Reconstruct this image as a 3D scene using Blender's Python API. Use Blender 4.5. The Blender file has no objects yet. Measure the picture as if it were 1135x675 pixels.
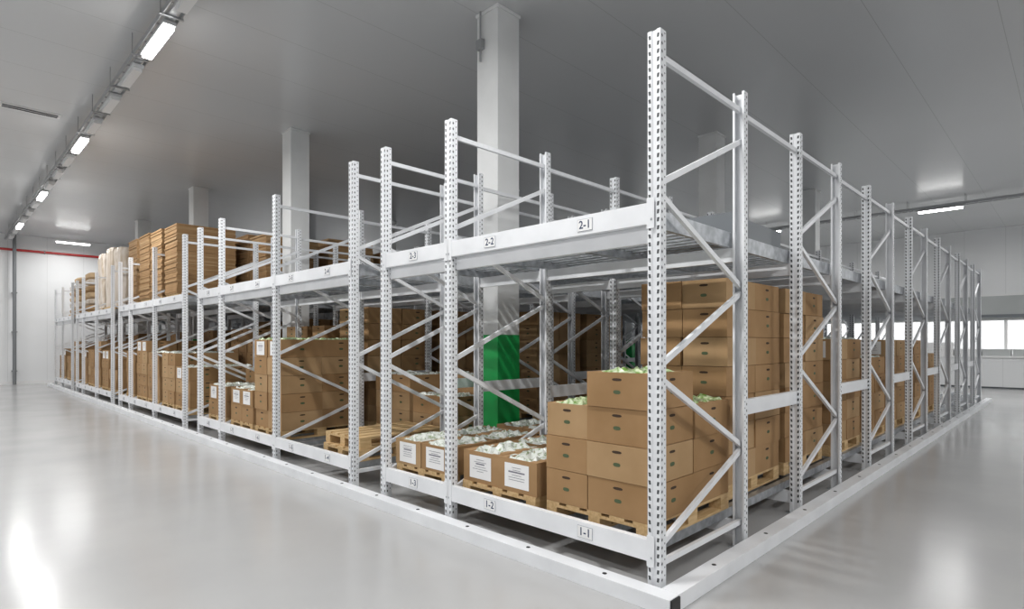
import bpy, math, random
from mathutils import Vector, Matrix
random.seed(7)
scene = bpy.context.scene
H = 5.78

# ------------------------------------------------------------------ materials
def new_mat(name, col, rough=0.5, metal=0.0, spec=0.5, emis=None, estr=0.0):
    m = bpy.data.materials.new(name); m.use_nodes = True
    b = m.node_tree.nodes['Principled BSDF']
    b.inputs['Base Color'].default_value = (*col, 1)
    b.inputs['Roughness'].default_value = rough
    b.inputs['Metallic'].default_value = metal
    b.inputs['Specular IOR Level'].default_value = spec
    if emis:
        b.inputs['Emission Color'].default_value = (*emis, 1)
        b.inputs['Emission Strength'].default_value = estr
    return m

def noisy(name, c1, c2, scale=5, rough=(0.4, 0.5), metal=0.0, stretch=(1, 1, 1), bump=0.0, detail=4, spec=0.5, ramp=(0.35, 0.65)):
    m = new_mat(name, c1, rough[0], metal, spec=spec)
    nt = m.node_tree; N = nt.nodes; L = nt.links
    b = N['Principled BSDF']
    tc = N.new('ShaderNodeTexCoord'); mp = N.new('ShaderNodeMapping')
    mp.inputs['Scale'].default_value = stretch
    nz = N.new('ShaderNodeTexNoise'); nz.inputs['Scale'].default_value = scale; nz.inputs['Detail'].default_value = detail
    cr = N.new('ShaderNodeValToRGB')
    cr.color_ramp.elements[0].position = ramp[0]; cr.color_ramp.elements[0].color = (*c1, 1)
    cr.color_ramp.elements[1].position = ramp[1]; cr.color_ramp.elements[1].color = (*c2, 1)
    L.new(tc.outputs['Object'], mp.inputs['Vector']); L.new(mp.outputs[0], nz.inputs['Vector'])
    L.new(nz.outputs['Fac'], cr.inputs['Fac']); L.new(cr.outputs['Color'], b.inputs['Base Color'])
    mr = N.new('ShaderNodeMapRange'); mr.inputs['To Min'].default_value = rough[0]; mr.inputs['To Max'].default_value = rough[1]
    L.new(nz.outputs['Fac'], mr.inputs['Value']); L.new(mr.outputs[0], b.inputs['Roughness'])
    if bump:
        bp = N.new('ShaderNodeBump'); bp.inputs['Strength'].default_value = bump; bp.inputs['Distance'].default_value = 0.01
        L.new(nz.outputs['Fac'], bp.inputs['Height']); L.new(bp.outputs[0], b.inputs['Normal'])
    return m

M_white = noisy('rack_white_paint', (0.74, 0.755, 0.78), (0.82, 0.835, 0.86), 3, (0.3, 0.42))
M_hole = new_mat('slot_shadow', (0.06, 0.065, 0.07), 0.8)
M_galv = noisy('galvanised_steel', (0.36, 0.38, 0.40), (0.54, 0.56, 0.59), 14, (0.3, 0.5), metal=0.75)
M_dgrey = new_mat('dark_grey_steel', (0.17, 0.185, 0.2), 0.45, 0.3)
M_card = noisy('cardboard', (0.315, 0.188, 0.088), (0.385, 0.237, 0.118), 2.2, (0.75, 0.85), spec=0.2)
M_card2 = noisy('cardboard_light', (0.38, 0.245, 0.125), (0.44, 0.29, 0.155), 2.6, (0.75, 0.85), spec=0.2)
M_card3 = noisy('cardboard_dark', (0.26, 0.15, 0.072), (0.32, 0.19, 0.09), 3, (0.75, 0.85), spec=0.2)
M_carded = new_mat('cardboard_cut_edge', (0.55, 0.39, 0.23), 0.8)
M_dark = new_mat('box_handle_hole', (0.05, 0.03, 0.018), 0.9)
M_print = new_mat('box_green_print', (0.07, 0.10, 0.045), 0.7)
M_paper = new_mat('white_paper', (0.82, 0.82, 0.82), 0.7)
M_ink = new_mat('printed_ink', (0.2, 0.2, 0.24), 0.7)
M_wood = noisy('pallet_wood', (0.50, 0.33, 0.15), (0.64, 0.45, 0.24), 6, (0.65, 0.8), stretch=(1, 8, 8), bump=0.2)
M_green = new_mat('green_paint', (0.01, 0.38, 0.085), 0.4)
M_pillar = noisy('pillar_white', (0.72, 0.73, 0.73), (0.78, 0.79, 0.79), 2, (0.5, 0.6))
M_leaf = noisy('bagged_lettuce', (0.15, 0.29, 0.05), (0.64, 0.71, 0.48), 26, (0.2, 0.4), bump=0.6, ramp=(0.38, 0.60))
M_film = noisy('plastic_film', (0.26, 0.33, 0.18), (0.74, 0.77, 0.73), 24, (0.1, 0.3), bump=0.8, ramp=(0.33, 0.50))
M_black = new_mat('black_rubber', (0.012, 0.012, 0.013), 0.5)
M_blue = new_mat('label_ink_blue', (0.02, 0.04, 0.10), 0.6)
M_edge = new_mat('label_edge', (0.4, 0.42, 0.46), 0.6)
M_red = new_mat('red_pipe_paint', (0.5, 0.03, 0.03), 0.4)
M_pipe = new_mat('grey_pipe', (0.22, 0.23, 0.24), 0.4, 0.3)
M_lamp = new_mat('lamp_diffuser', (1, 1, 1), 0.4, emis=(1.0, 0.99, 0.97), estr=14)
M_lampoff = new_mat('lamp_diffuser_unlit', (0.72, 0.72, 0.72), 0.3)
M_lamph = new_mat('lamp_housing', (0.6, 0.61, 0.62), 0.4)
M_tray = new_mat('cable_tray_metal', (0.36, 0.37, 0.38), 0.4, 0.5)
M_winf = new_mat('window_frame_white', (0.8, 0.8, 0.8), 0.4)
M_shut = noisy('grey_shutter_box', (0.40, 0.42, 0.42), (0.44, 0.46, 0.46), 1, (0.35, 0.4))
M_crate = new_mat('green_crate_plastic', (0.16, 0.42, 0.22), 0.4)
M_crateg = new_mat('grey_crate_plastic', (0.5, 0.52, 0.52), 0.4)

def panel_material(name, c1, c2, seam, pitch, axis, rough, spec=0.5):
    m = noisy(name, c1, c2, 0.35, rough, spec=spec, detail=1)
    nt = m.node_tree; N = nt.nodes; L = nt.links
    b = N['Principled BSDF']; cr = [n for n in N if n.type == 'VALTORGB'][0]
    tc = [n for n in N if n.type == 'TEX_COORD'][0]
    sp = N.new('ShaderNodeSeparateXYZ'); L.new(tc.outputs['Object'], sp.inputs[0])
    md = N.new('ShaderNodeMath'); md.operation = 'PINGPONG'; md.inputs[1].default_value = pitch / 2
    L.new(sp.outputs[axis], md.inputs[0])
    lt = N.new('ShaderNodeMath'); lt.operation = 'LESS_THAN'; lt.inputs[1].default_value = 0.004
    L.new(md.outputs[0], lt.inputs[0])
    mx = N.new('ShaderNodeMix'); mx.data_type = 'RGBA'
    L.new(lt.outputs[0], mx.inputs['Factor']); L.new(cr.outputs['Color'], mx.inputs['A'])
    mx.inputs['B'].default_value = (*seam, 1)
    L.new(mx.outputs['Result'], b.inputs['Base Color'])
    return m
M_ceil = panel_material('ceiling_panel', (0.60, 0.61, 0.62), (0.62, 0.63, 0.64), (0.44, 0.45, 0.45), 1.18, 'Y', (0.25, 0.28), spec=0.6)
M_wallp = panel_material('wall_panel', (0.76, 0.77, 0.78), (0.80, 0.81, 0.82), (0.55, 0.56, 0.56), 1.18, 'X', (0.28, 0.36))
M_wallq = panel_material('wall_panel_q', (0.76, 0.77, 0.78), (0.80, 0.81, 0.82), (0.55, 0.56, 0.56), 1.18, 'Y', (0.28, 0.36))
M_floor = noisy('epoxy_floor', (0.41, 0.412, 0.415), (0.44, 0.44, 0.44), 0.9, (0.17, 0.24), detail=5, bump=0.008, spec=0.42)

# ------------------------------------------------------------------ mesh builder
class MB:
    def __init__(s): s.v = []; s.f = []; s.m = []; s.mats = []
    def mi(s, mat):
        if mat not in s.mats: s.mats.append(mat)
        return s.mats.index(mat)
    def raw(s, vs, fs, mat):
        o = len(s.v); k = s.mi(mat)
        s.v += [tuple(p) for p in vs]
        for f in fs: s.f.append([i + o for i in f]); s.m.append(k)
    def box(s, x0, x1, y0, y1, z0, z1, mat):
        s.raw([(x0,y0,z0),(x1,y0,z0),(x1,y1,z0),(x0,y1,z0),(x0,y0,z1),(x1,y0,z1),(x1,y1,z1),(x0,y1,z1)],
              [(0,3,2,1),(4,5,6,7),(0,1,5,4),(1,2,6,5),(2,3,7,6),(3,0,4,7)], mat)
    def quad(s, a, b, c, d, mat): s.raw([a,b,c,d], [(0,1,2,3)], mat)
    def bar(s, p, q, w, h, mat, up=(0,1,0)):
        p = Vector(p); q = Vector(q); d = (q-p).normalized(); u = Vector(up)
        u = (u - d*u.dot(d)).normalized(); r = d.cross(u)
        vs = []
        for c in (p, q):
            for a, b in ((-1,-1),(1,-1),(1,1),(-1,1)):
                vs.append(c + r*a*w/2 + u*b*h/2)
        s.raw(vs, [(0,3,2,1),(4,5,6,7),(0,1,5,4),(1,2,6,5),(2,3,7,6),(3,0,4,7)], mat)
    def cyl(s, p, q, r, mat, n=12):
        p = Vector(p); q = Vector(q); d = (q-p).normalized()
        u = d.orthogonal().normalized(); w = d.cross(u); vs = []
        for c in (p, q):
            for i in range(n):
                a = 2*math.pi*i/n; vs.append(c + u*math.cos(a)*r + w*math.sin(a)*r)
        fs = [(i, (i+1)%n, n+(i+1)%n, n+i) for i in range(n)] + [tuple(range(n))[::-1], tuple(range(n, 2*n))]
        s.raw(vs, fs, mat)
    def mesh(s, name):
        me = bpy.data.meshes.new(name); me.from_pydata(s.v, [], s.f)
        for m in s.mats: me.materials.append(m)
        me.polygons.foreach_set('material_index', s.m); me.update()
        return me
    def obj(s, name, parent=None, bevel=0.0):
        o = bpy.data.objects.new(name, s.mesh(name)); scene.collection.objects.link(o)
        if parent: o.parent = parent
        if bevel:
            b = o.modifiers.new('bevel', 'BEVEL'); b.width = bevel; b.segments = 2; b.limit_method = 'ANGLE'
        return o
def empty(name):
    e = bpy.data.objects.new(name, None); scene.collection.objects.link(e); return e

# ------------------------------------------------------------------ room shell
XW, XE, YS, YN = -11.0, 24.0, -10.0, 27.3
def slab(name, a, mat):
    b = MB(); b.box(*a, mat); return b.obj(name)
slab('floor', (XW-.2, 28.2, YS-.2, YN+.2, -.2, 0), M_floor)
slab('ceiling', (XW-.2, 28.2, YS-.2, YN+.2, H, H+.2), M_ceil)
slab('wall_north', (XW-.2, XE+.2, YN, YN+.2, 0, H), M_wallp)
slab('wall_south', (XW-.2, XE+.2, YS-.2, YS, 0, H), M_wallp)
slab('wall_west', (XW-.2, XW, YS, YN, 0, H), M_wallq)
OY0, OY1, OZ0, OZ1 = -9.0, 15.0, 1.14, 2.45
b = MB()
b.box(XE, XE+.2, YS, YN, 0, OZ0, M_wallq); b.box(XE, XE+.2, YS, YN, OZ1, H, M_wallq)
b.box(XE, XE+.2, YS, OY0, OZ0, OZ1, M_wallq); b.box(XE, XE+.2, OY1, YN, OZ0, OZ1, M_wallq)
b.obj('wall_east')
b = MB()
b.box(28.0, 28.2, YS, YN, 0, H, M_wallq); b.box(XE+.2, 28.0, OY0-.6, OY0-.4, 0, H, M_wallq); b.box(XE+.2, 28.0, OY1+.4, OY1+.6, 0, H, M_wallq)
b.obj('wall_packing_room')
b = MB()
b.box(XE-.03, XE+.21, OY0, OY1, OZ0, OZ0+.04, M_winf); b.box(XE-.03, XE+.21, OY0, OY1, OZ1-.04, OZ1, M_winf)
y = OY0
while y <= OY1+.01: b.box(XE-.03, XE+.21, y-.04, y+.04, OZ0+.04, OZ1-.04, M_winf); y += 3.0
b.obj('window_1')
b = MB(); b.box(XE-.35, XE-.001, OY0, OY1, 2.5, 3.28, M_shut); b.box(XE-.37, XE-.001, OY0, OY1, 3.28, 3.34, M_winf)
b.box(XE-.36, XE-.35, OY0, OY1, 2.5, 2.62, M_dgrey)
b.obj('roller_shutter_box')
for nm, a in (('baseboard_north', (XW, XE, YN-.04, YN, 0, .12)), ('baseboard_east', (XE-.04, XE, YS, YN-.04, 0, .12))):
    slab(nm, a, M_winf)

# pillars
for px in (1.87, 7.86, 13.8):
    for py in (3.385, 9.18, 15.08, 20.95):
        b = MB(); w = .19
        b.box(px-w, px+w, py-w, py+w, 1.70, H-.04, M_pillar)
        b.box(px-w-.004, px+w+.004, py-w-.004, py+w+.004, 0, 1.70, M_green)
        b.box(px-w-.015, px+w+.015, py-w-.015, py+w+.015, H-.04, H, M_pillar)
        o = b.obj('structural_pillar', bevel=.006)
b = MB()
b.box(1.62, 1.679, 3.43, 3.53, 5.3, 5.42, M_tray); b.cyl((1.65,3.48,5.42),(1.65,3.48,H-.002),.012,M_tray); b.cyl((1.65,3.48,5.15),(1.65,3.48,5.3),.014,M_tray)
b.obj('pillar_junction_box')

# ------------------------------------------------------------------ rack
rack = empty('pallet_rack')
TOP = 3.56
prof = [(-.035,-.045),(-.035,-.018),(-.027,-.013),(-.027,.013),(-.035,.018),(-.035,.045),(.035,.045),(.035,.028),
        (.031,.028),(.031,.041),(-.022,.041),(-.022,-.041),(.031,-.041),(.031,-.028),(.035,-.028),(.035,-.045)]
def add_post(b, px, mirror=False):
    sg = -1 if mirror else 1
    pts = [(px + sg*x, y) for x, y in prof]; n = len(pts)
    vs = [(x, y, .008) for x, y in pts] + [(x, y, TOP) for x, y in pts]
    fs = [(i, (i+1)%n, n+(i+1)%n, n+i) for i in range(n)] + [tuple(range(n)), tuple(range(n, 2*n))[::-1]]
    if not mirror: fs = [f[::-1] for f in fs]
    b.raw(vs, fs, M_white)
    b.box(px-.07, px+.07, -.07, .07, 0, .008, M_galv)
    z = .12
    while z < TOP-.03:
        for yy in (-.0315, .0315):
            x = px - sg*.0356; t = -1 if yy > 0 else 1
            b.raw([(x, yy-.008, z+.013),(x, yy+.008, z+.013),(x, yy+.007+t*.004, z-.013),(x, yy-.007+t*.004, z-.013)], [(0,1,2,3)], M_hole)
        for sy in (-.0456, .0456):
            xx = px - sg*.014
            b.raw([(xx-.009, sy, z),(xx, sy, z+.014),(xx+.009, sy, z),(xx, sy, z-.014)], [(0,1,2,3)], M_hole)
            xx = px + sg*.018
            b.raw([(xx-.006, sy, z+.022),(xx, sy, z+.030),(xx+.006, sy, z+.022),(xx, sy, z+.014)], [(0,1,2,3)], M_hole)
        z += .05
b = MB(); add_post(b, 0); add_post(b, 1.25, True)
br = [((0,3.42),(1.25,3.42)),((0,2.6),(1.25,3.18)),((0,2.56),(1.25,2.04)),((0,1.44),(1.25,1.99)),((0,1.39),(1.25,.80)),((0,.30),(1.25,.76)),((0,.2),(1.25,.2))]
for (x0,z0),(x1,z1) in br:
    b.bar((x0+.0,0,z0),(x1,0,z1),.038,.028,M_white)
frame_mesh = b.mesh('upright_frame')
YL = [[0,2.04,3.07],[3.70,5.69,7.73,8.76],[9.6,11.6,13.63,14.66],[15.5,17.5,19.5,20.55],[21.4,23.4,25.0]]
XF = [0,2.5,5,7.5,10,12.5,15]
for g in YL:
    for y in g:
        for x in XF:
            o = bpy.data.objects.new('upright_frame', frame_mesh); o.location = (x, y, 0)
            scene.collection.objects.link(o); o.parent = rack
b = MB()
for g in YL:
    for y in g:
        for x in XF[:-1]:
            b.box(x+1.25+.036, x+2.5-.036, y-.02, y+.02, 1.03, 1.15, M_white)
            b.box(x+1.25+.036, x+2.5-.036, y-.014, y+.014, 3.38, 3.42, M_white)
b.obj('frame_ties', rack)
bf = MB(); bi = MB(); bd = MB(); lanes = []
for g in YL:
    for y0, y1 in zip(g[:-1], g[1:]):
        a, c = y0+.046, y1-.046
        for z0, z1 in ((.22,.355),(2.35,2.485)):
            bf.box(-.036, .014, a, c, z0, z1, M_white)
            for yy in (a, c):
                s = 1 if yy == a else -1
                bf.box(-.04, -.0365, min(yy-s*.05, yy+s*.004), max(yy-s*.05, yy+s*.004), z0-.03, z1+.03, M_white)
                bf.box(-.043, -.04, yy-s*.03-.006, yy-s*.03+.006, z0+.02, z0+.035, M_galv)
        for X in XF:
            for xx in (X, X+1.25):
                if xx > 0:
                    bi.box(xx-.02, xx+.02, a, c, .09, .2, M_white)
                bi.box(xx-.02+(.04 if xx == 0 else 0), xx+.02+(.04 if xx == 0 else 0), a, c, 2.24, 2.35, M_white)
        w = c-a
        ln = [(a+.05, c-.05)] if w < 1.5 else [(a+.05, (a+c)/2-.04), ((a+c)/2+.04, c-.05)]
        lanes += ln
        for l0, l1 in ln:
            for yy in (l0+.05, (l0+l1)/2, l1-.05):
                bd.box(.075, 16.3, yy-.03, yy+.03, .2, .27, M_galv)
            for yy in (l0-.02, l1+.02):
                bd.box(.075, 16.3, yy-.015, yy+.015, 2.35, 2.47, M_galv)
            x = .12
            while x < 16.2:
                bd.box(x, x+.055, l0, l1, 2.415, 2.45, M_galv); x += .125
bf.obj('front_beams', rack, bevel=.004); bi.obj('inner_beams', rack); bd.obj('lane_rails_and_decking', rack)
b = MB(); b.box(1.32, 1.34, .07, .95, 2.47, 2.66, M_dgrey); b.box(1.34, 2.3, .07, .09, 2.47, 2.62, M_dgrey); b.obj('end_stop_plate', rack)
def label(txt, y, z):
    b = MB(); b.box(-.04, -.0365, y-.065, y+.065, z-.042, z+.042, M_edge)
    b.box(-.0408, -.04, y-.062, y+.062, z-.039, z+.039, M_paper)
    b.obj('label_plate', rack)
    cu = bpy.data.curves.new('label_text', 'FONT'); cu.body = txt; cu.size = .078; cu.align_x = 'CENTER'; cu.align_y = 'CENTER'; cu.extrude = .0004; cu.offset = .001
    cu.materials.append(M_blue)
    o = bpy.data.objects.new('label_text', cu); scene.collection.objects.link(o); o.parent = rack
    o.location = (-.0413, y, z); o.rotation_euler = (math.pi/2, 0, -math.pi/2)
k = 1
for l0, l1 in lanes:
    label('1-%d' % k, (l0+l1)/2, .287); label('2-%d' % k, (l0+l1)/2, 2.417); k += 1
b = MB()
b.box(-.20, -.08, -.2, 25.4, 0, .10, M_white)
y = .3
while y < 25:
    b.cyl((-.14,y,.1),(-.14,y,.103),.016,M_black,10); y += .68
b.box(-.19, -.09, -.212, -.2, .005, .095, M_black)
b.box(-.078, 17.0, -.2, -.08, 0, .10, M_white)
x = .5
while x < 17:
    b.cyl((x,-.14,.1),(x,-.14,.103),.016,M_black,10); x += .9
b.obj('floor_guide_rail', bevel=.008)

# ------------------------------------------------------------------ loads
def pallet(x0, x1, y0, y1, z):
    b = MB(); w = (y1-y0)
    xs = [x0, (x0+x1)/2-.07, x1-.14]; ys = [y0, (y0+y1)/2-.05, y1-.1]
    for yy in ys: b.box(x0, x1, yy, yy+.1, z, z+.018, M_wood)
    for xx in xs:
        for yy in ys: b.box(xx, xx+.14, yy, yy+.1, z+.018, z+.09, M_wood)
        b.box(xx, xx+.14, y0, y1, z+.09, z+.11, M_wood)
    n = 5; bw = .125; gap = (w-n*bw)/(n-1)
    for i in range(n):
        yy = y0+i*(bw+gap); b.box(x0, x1, yy, yy+bw, z+.11, z+.129, M_wood)
    b.obj('wooden_pallet')

def carton(b, x0, x1, y0, y1, z0, z1, mat, top=False, labeled=False, fill=None):
    e = .004; x0 += e; x1 -= e; y0 += e; y1 -= e; z1 -= .004
    t = .006
    if top:
        b.box(x0, x1, y0, y1, z0, z0+t, mat)
        b.box(x0, x0+t, y0, y1, z0+t, z1, mat); b.box(x1-t, x1, y0, y1, z0+t, z1, mat)
        b.box(x0+t, x1-t, y0, y0+t, z0+t, z1, mat); b.box(x0+t, x1-t, y1-t, y1, z0+t, z1, mat)
        if fill:
            # folded-in cardboard flaps on the long edges with the bagged produce bulging between them
            fl = (y1-y0)*.2
            b.box(x0+t, x1-t, y0+t, y0+fl, z1-.008, z1-.002, mat); b.box(x0+t, x1-t, y1-fl, y1-t, z1-.008, z1-.002, mat)
            nx, ny = 12, 9; vs = []; fs = []
            for i in range(nx+1):
                for j in range(ny+1):
                    edge = i in (0, nx) or j in (0, ny)
                    v = abs(j/ny-.5)*2
                    zz = z1-.05 if edge else z1 - .005 + random.uniform(-.03, .05)*(1-.55*v)
                    vs.append((x0+t+(x1-x0-2*t)*i/nx, y0+t+(y1-y0-2*t)*j/ny, zz))
            for i in range(nx):
                for j in range(ny):
                    q = i*(ny+1)+j; fs.append((q, q+ny+1, q+ny+2, q+1))
            b.raw(vs, fs, fill)
        else:
            b.box(x0+t, x1-t, y0+t, y1-t, z1-.03, z1-.02, mat)
    else:
        b.box(x0, x1, y0, y1, z0, z1, mat)
    h = z1-z0; ym = (y0+y1)/2; xm = (x0+x1)/2; o = .0012
    def oval(c, du, dv, ax, mat2):
        pts = []
        for i in range(12):
            a = 2*math.pi*i/12
            u = math.copysign(abs(math.cos(a))**.6, math.cos(a))*du; v = math.sin(a)*dv
            pts.append((c[0], c[1]+u, c[2]+v) if ax == 'x' else (c[0]+u, c[1], c[2]+v))
        b.raw(pts, [tuple(range(12))], mat2)
    hz = z0+h*.8
    for xf in (x0-o, x1+o): oval((xf, ym, hz), .04, .010, 'x', M_dark)
    for yf in (y0-o, y1+o):
        oval((xm, yf, hz), .04, .010, 'y', M_dark)
    if labeled:
        pz = z0+h*.47; lw = .135
        b.quad((x0-o*2, ym-lw, pz-.09),(x0-o*2, ym+lw, pz-.09),(x0-o*2, ym+lw, pz+.105),(x0-o*2, ym-lw, pz+.105), M_paper)
        for i in range(6):
            zz = pz+.07-i*.02; l = lw*random.uniform(.3,.7); hh = .004 if i != 2 else .012
            b.quad((x0-o*3, ym-l, zz),(x0-o*3, ym+l, zz),(x0-o*3, ym+l, zz+hh),(x0-o*3, ym-l, zz+hh), M_ink)
    else:
        oval((x0-o, ym, z0+h*.45), .03, .014, 'x', M_print)
    oval((xm, y0-o, z0+h*.45), .032, .015, 'y', M_print)

CM = [M_card, M_card, M_card2, M_card]
def load(x0, y0, y1, heights, base=.27, lx=1.2, nx=2, ny=2, bh=.25, split=None, fill=None, labeled=False, mats=CM, pal=True, ztop=None):
    if pal: pallet(x0, x0+lx, y0+.01, y1-.01, base)
    b = MB(); zb = base+(.13 if pal else 0); any_ = False
    yb = [y0 + (y1-y0)*i/ny for i in range(ny+1)]
    if split: yb = [y0, y0+split, y1]
    for ix in range(nx):
        for iy in range(ny):
            n = heights[ix][iy] if isinstance(heights, list) else heights
            for kz in range(n):
                any_ = True
                dx = random.uniform(-.01, .01); dy = random.uniform(-.008, .008); m = random.choice(mats)
                last = kz == n-1
                carton(b, x0+lx*ix/nx+dx, x0+lx*(ix+1)/nx+dx, yb[iy]+dy, yb[iy+1]+dy, zb+kz*bh, zb+(kz+1)*bh, m,
                       top=last, labeled=(labeled is True and ix == 0) or (labeled == 'top' and last and ix == 0), fill=fill if last else None)
    if any_: b.obj('cardboard_box_stack')

def flat_stack(x0, x1, y0, y1, z, h, mat=M_card2, name='flattened_carton_stack', t=.032, jit=.012):
    pallet(x0+.02, x1-.02, y0+.02, y1-.02, z); z += .13; b = MB(); zz = z
    while zz < z+h:
        dx = random.uniform(-jit, jit); dy = random.uniform(-jit, jit); th = t*random.uniform(.7, 1.3)
        b.box(x0+dx, x1+dx, y0+dy, y1+dy, zz, zz+th-.003, random.choice([mat, M_card, M_card])); zz += th
    b.obj(name)

L = lanes
load(.10, L[0][0]+.01, L[0][1]+.04, [[4,3],[3,3]], split=.52, fill=M_leaf)
load(1.45, .2, 1.02, 7, ny=2)
load(2.78, .2, 1.02, [[7,7],[7,6]], ny=2)
load(4.15, .15, 1.0, 5, fill=M_film, labeled='top')
load(5.5, .15, 1.0, [[4,5],[4,4]], labeled=True, fill=M_film)
load(6.85, .15, 1.0, 5, labeled=True)
load(8.2, .15, 1.0, [[4,4],[5,4]], labeled=True)
load(9.55, .15, 1.0, 4)
load(.07, L[1][0]+.03, L[1][1]+.03, 1, bh=.27, labeled=True, fill=M_film)
load(1.45, L[1][0], L[1][1], [[1,1],[1,2]], fill=M_film)
load(2.8, L[1][0], L[1][1], [[1,1],[1,1]], fill=M_film)
load(.07, L[2][0]+.02, L[2][1]+.02, 1, labeled=True, fill=M_film)
load(1.45, L[2][0], L[2][1], 1, fill=M_film)
pallet(.12, 1.3, L[3][0]+.02, L[3][1]-.04, .27)
pallet(.16, 1.34, L[3][0]+.04, L[3][1]-.02, .402)
load(1.45, L[3][0], L[3][1], [[2,2],[3,3]], fill=M_film)
load(1.45, L[4][0], L[4][1], [[3,3],[3,2]], fill=M_film)
load(4.1, L[4][0], L[4][1], 7)
load(5.5, L[4][0], L[4][1], 7)
load(.10, L[5][0], L[5][1], 5, fill=M_leaf, labeled='top')
load(1.45, L[5][0], L[5][1], [[7,7],[7,6]])
load(2.8, L[5][0], L[5][1], 7)
load(.10, L[6][0], L[6][1], 2, labeled='top', fill=M_film)
load(1.45, L[6][0], L[6][1], [[5,6],[6,6]])
load(.10, L[7][0], L[7][1], [[2,2],[3,3]], labeled='top', fill=M_film)
load(1.45, L[7][0], L[7][1], 6)
hs = [3, 4, 4, 5, 4, 2, 4, 5, 4, 4, 5, 3, 4, 3]
for i, l in enumerate(L[8:]):
    load(.10, l[0], l[1], hs[i % len(hs)], labeled=('top' if i % 3 == 0 else False), fill=M_film if i < 3 else None)
    load(1.45, l[0], l[1], 6 if i % 2 else 5, mats=[M_card, M_card3])
    if i < 5: load(2.8, l[0], l[1], 7 if i % 2 else 5, mats=[M_card, M_card3])
U = 2.45
def lane_at(y): return min(L, key=lambda l: abs((l[0]+l[1])/2-y))
for yc, h in ((11.1,1.35),(12.1,1.38),(13.1,1.42),(14.15,1.45)):
    l = lane_at(yc)
    flat_stack(.15, 1.25, l[0]+.02, l[1]-.02, U, h)
for X in (1.5, 2.85, 4.2, 5.55):
    for yc in (10.1, 11.1, 12.1):
        l = lane_at(yc); flat_stack(X, X+1.1, l[0]+.02, l[1]-.02, U, 1.2+random.uniform(-.1,.15))
M_wrap = noisy('stretch_wrap', (0.46,0.37,0.27), (0.68,0.62,0.56), 5, (0.25,0.4), stretch=(3,3,.3), bump=.6)
def wrapped(x0, x1, y0, y1, z, h):
    pallet(x0, x1, y0, y1, z); b = MB(); n = 40; nz = 14; vs = []; fs = []
    cx, cy = (x0+x1)/2, (y0+y1)/2
    for k in range(nz+1):
        zz = z+.13+h*k/nz
        for i in range(n):
            a = 2*math.pi*i/n; c, s = math.cos(a), math.sin(a)
            f = 1/max(abs(c), abs(s)); f = min(f, 1.3)
            r = random.uniform(.955, .99)*(1 - (.04 if k == nz else 0))
            vs.append((cx+c*f*r*(x1-x0)/2, cy+s*f*r*(y1-y0)/2, zz+random.uniform(-.01,.01)*(0 < k < nz)))
    for k in range(nz):
        for i in range(n): fs.append((k*n+i, k*n+(i+1)%n, (k+1)*n+(i+1)%n, (k+1)*n+i))
    fs.append(tuple(range(nz*n, (nz+1)*n))); fs.append(tuple(range(n))[::-1])
    b.raw(vs, fs, M_wrap); b.obj('wrapped_pallet_load')
for yc, h in ((16.0,1.5),(17.0,1.6),(18.0,1.55)):
    l = lane_at(yc); wrapped(.15, 1.25, l[0]+.03, l[1]-.03, U, h)
def sacks(x0, x1, y0, y1, z, n):
    pallet(x0, x1, y0, y1, z); b = MB(); cx, cy = (x0+x1)/2, (y0+y1)/2; seg = 20; zz = z+.13
    for k in range(n):
        rings = [(0,.85),(.05,1.0),(.14,1.02),(.19,.9),(.205,.4)]; vs = []; fs = []
        for dz, r in rings:
            for i in range(seg):
                a = 2*math.pi*i/seg; c, s = math.cos(a), math.sin(a)
                vs.append((cx+math.copysign(abs(c)**.5,c)*r*(x1-x0)/2, cy+math.copysign(abs(s)**.5,s)*r*(y1-y0)/2, zz+dz))
        for q in range(4):
            for i in range(seg): fs.append((q*seg+i, q*seg+(i+1)%seg, (q+1)*seg+(i+1)%seg, (q+1)*seg+i))
        fs.append(tuple(range(4*seg, 5*seg))); fs.append(tuple(range(seg))[::-1])
        b.raw(vs, fs, [M_card2, M_wrap, M_carded][k % 3]); zz += .2
    b.obj('stacked_sacks')
for yc, n in ((19.9,6),(21.9,6),(22.9,5)):
    l = lane_at(yc); sacks(.15, 1.25, l[0]+.03, l[1]-.03, U, n)

# ------------------------------------------------------------------ counter and crates at east wall
b = MB()
b.box(22.9, 23.9, -6, 14, 1.08, 1.14, M_winf); b.box(22.95, 23.9, -5.95, 13.95, .06, 1.08, M_wallq); b.box(23.0, 23.9, -5.9, 13.9, 0, .06, M_dgrey)
b.obj('storage_counter')
b = MB(); y = -5.8
while y < 13.5:
    for kz in range(random.choice([1,1,2])):
        z0 = 1.14+kz*.24; m = M_crate if (random.random() < .35 and y > 1) else random.choice([M_winf, M_crateg])
        b.box(23.05, 23.6, y, y+.75, z0, z0+.03, m); b.box(23.05, 23.07, y, y+.75, z0+.03, z0+.22, m); b.box(23.58, 23.6, y, y+.75, z0+.03, z0+.22, m)
        b.box(23.07, 23.58, y, y+.02, z0+.03, z0+.22, m); b.box(23.07, 23.58, y+.73, y+.75, z0+.03, z0+.22, m)
        b.box(23.04, 23.61, y-.01, y+.76, z0+.21, z0+.235, m)
    y += .8
b.obj('plastic_crate_row')

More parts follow.
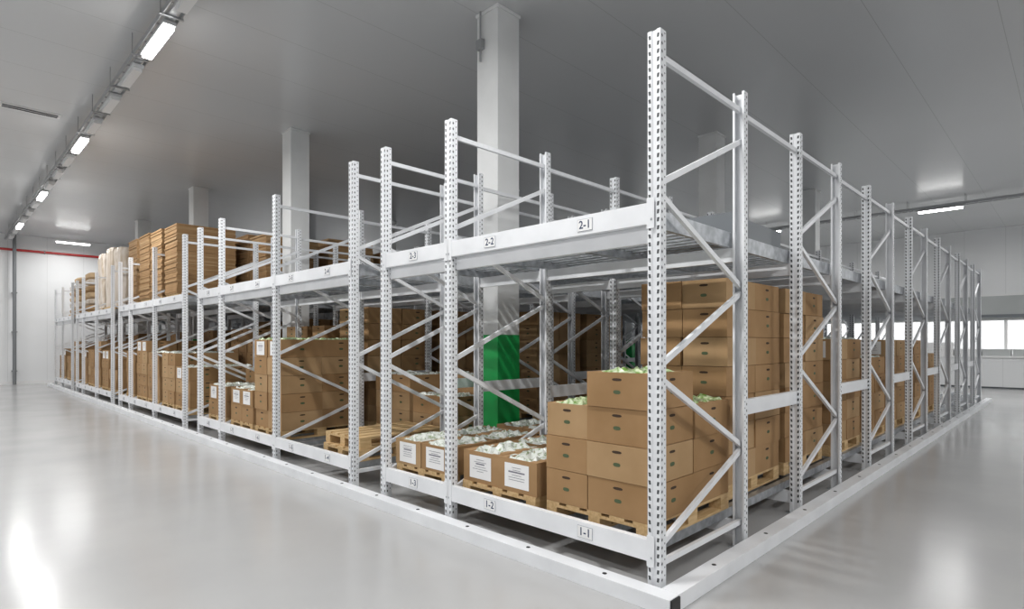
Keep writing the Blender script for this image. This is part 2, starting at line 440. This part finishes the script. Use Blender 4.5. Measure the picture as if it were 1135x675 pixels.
# ------------------------------------------------------------------ services
b = MB()
b.cyl((-10.8, 27.22, 5.18), (23.5, 27.22, 5.18), .045, M_red)
x = -10
while x < 23: b.box(x, x+.03, 27.17, 27.295, 5.12, 5.24, M_pipe); x += 3.3
b.obj('sprinkler_pipe')
b = MB(); b.cyl((-1.0, 27.08, 0), (-1.0, 27.08, H-.002), .06, M_pipe)
for z in (.5, 2, 3.5): b.box(-1.08, -.92, 27.02, 27.295, z, z+.04, M_pipe)
b.obj('drain_pipe')
b = MB(); b.box(-2.4, -1.55, 11.38, 11.6, H-.02, H, M_winf); b.box(-2.36, -1.59, 11.41, 11.47, H-.025, H-.02, M_hole); b.box(-2.36, -1.59, 11.51, 11.57, H-.025, H-.02, M_hole)
b.obj('ceiling_vent')

def tray(x, y0, y1, z=5.5, unlit=()):
    b = MB()
    b.box(x-.1, x-.09, y0, y1, z, z+.07, M_tray); b.box(x+.09, x+.1, y0, y1, z, z+.07, M_tray)
    b.box(x-.04, x+.04, y0, y1, z+.01, z+.06, M_lamph)
    y = y0
    while y < y1:
        b.box(x-.09, x+.09, y, y+.03, z, z+.012, M_tray)
        y += .3
    y = y0+.2
    while y < y1:
        b.box(x-.13, x+.13, y, y+.04, z-.01, z, M_tray)
        for s in (-.12, .12): b.cyl((x+s, y+.02, z), (x+s, y+.02, H-.002), .006, M_tray, 6)
        y += 1.36
    b.obj('cable_tray')
def lamp(x, y, z=5.48, axis='y', power=120, L=1.1, lit=True):
    b = MB(); r = L/2; md = M_lamp if lit else M_lampoff
    if axis == 'y':
        b.box(x-.07, x+.07, y-r, y+r, z-.04, z, M_lamph); b.box(x-.055, x+.055, y-r+.04, y+r-.04, z-.085, z-.04, md)
    else:
        b.box(x-r, x+r, y-.07, y+.07, z-.04, z, M_lamph); b.box(x-r+.04, x+r-.04, y-.055, y+.055, z-.085, z-.04, md)
    o = b.obj('strip_light')
    if not lit: return
    ld = bpy.data.lights.new('lamp_light', 'AREA'); ld.shape = 'RECTANGLE'; ld.size = .12; ld.size_y = L
    ld.energy = power; ld.color = (1, .992, .975)
    lo = bpy.data.objects.new('lamp_light', ld); scene.collection.objects.link(lo); lo.parent = o
    lo.location = (x, y, z-.1)
    if axis == 'x': lo.rotation_euler = (0, 0, math.pi/2)
P = 132
tray(-1.2, -8, 27); tray(17.2, -8, 27)
for y in (-4.5, 1.0, 6.45, 11.9, 17.35, 22.8):
    lamp(-1.2, y, power=P if y < 15 else P*.6)
    if y > 0:
        for dy in (1.36, 2.72, 4.08):
            if y+dy < 26.3: lamp(-1.2, y+dy, lit=False, L=.8)
for y in (-4, .96, 5.9, 10.9, 15.9, 21): lamp(17.2, y, power=P*(.8 if y < 3 else 1))
tray(-7.2, -8, 27)  # added tray, out of view, carrying the fill row below
for y in (-4.5, 1.0, 6.45, 11.9, 17.35, 22.8): lamp(-7.2, y, power=P*1.1)  # unseen strip lights added on the camera side as fill for the rack
for x in (3.5, 9.5, 22.0): lamp(x, -6.0, axis='x', power=P*1.1)  # added fill lamps over the right aisle, out of view
for x in (.6, 8.5, 13.5): lamp(x, 25.6, axis='x', power=P*.5)
for y in (-6, 0, 6, 12): lamp(26.0, y, power=P*1.6, z=5.6)

# ------------------------------------------------------------------ world, camera
w = bpy.data.worlds.new('world'); scene.world = w; w.use_nodes = True
w.node_tree.nodes['Background'].inputs[0].default_value = (.8, .85, .9, 1); w.node_tree.nodes['Background'].inputs[1].default_value = .3
cam = bpy.data.cameras.new('camera'); co = bpy.data.objects.new('camera', cam); scene.collection.objects.link(co)
cam.sensor_width = 36; cam.lens = 36*636/1135; cam.shift_y = 42.5/1135; cam.clip_end = 200
co.location = (-3.216, -1.897, 1.6); co.rotation_euler = (math.pi/2, 0, -math.radians(45.3))
scene.camera = co
scene.view_settings.view_transform = 'Standard'
scene.view_settings.exposure = 0.0
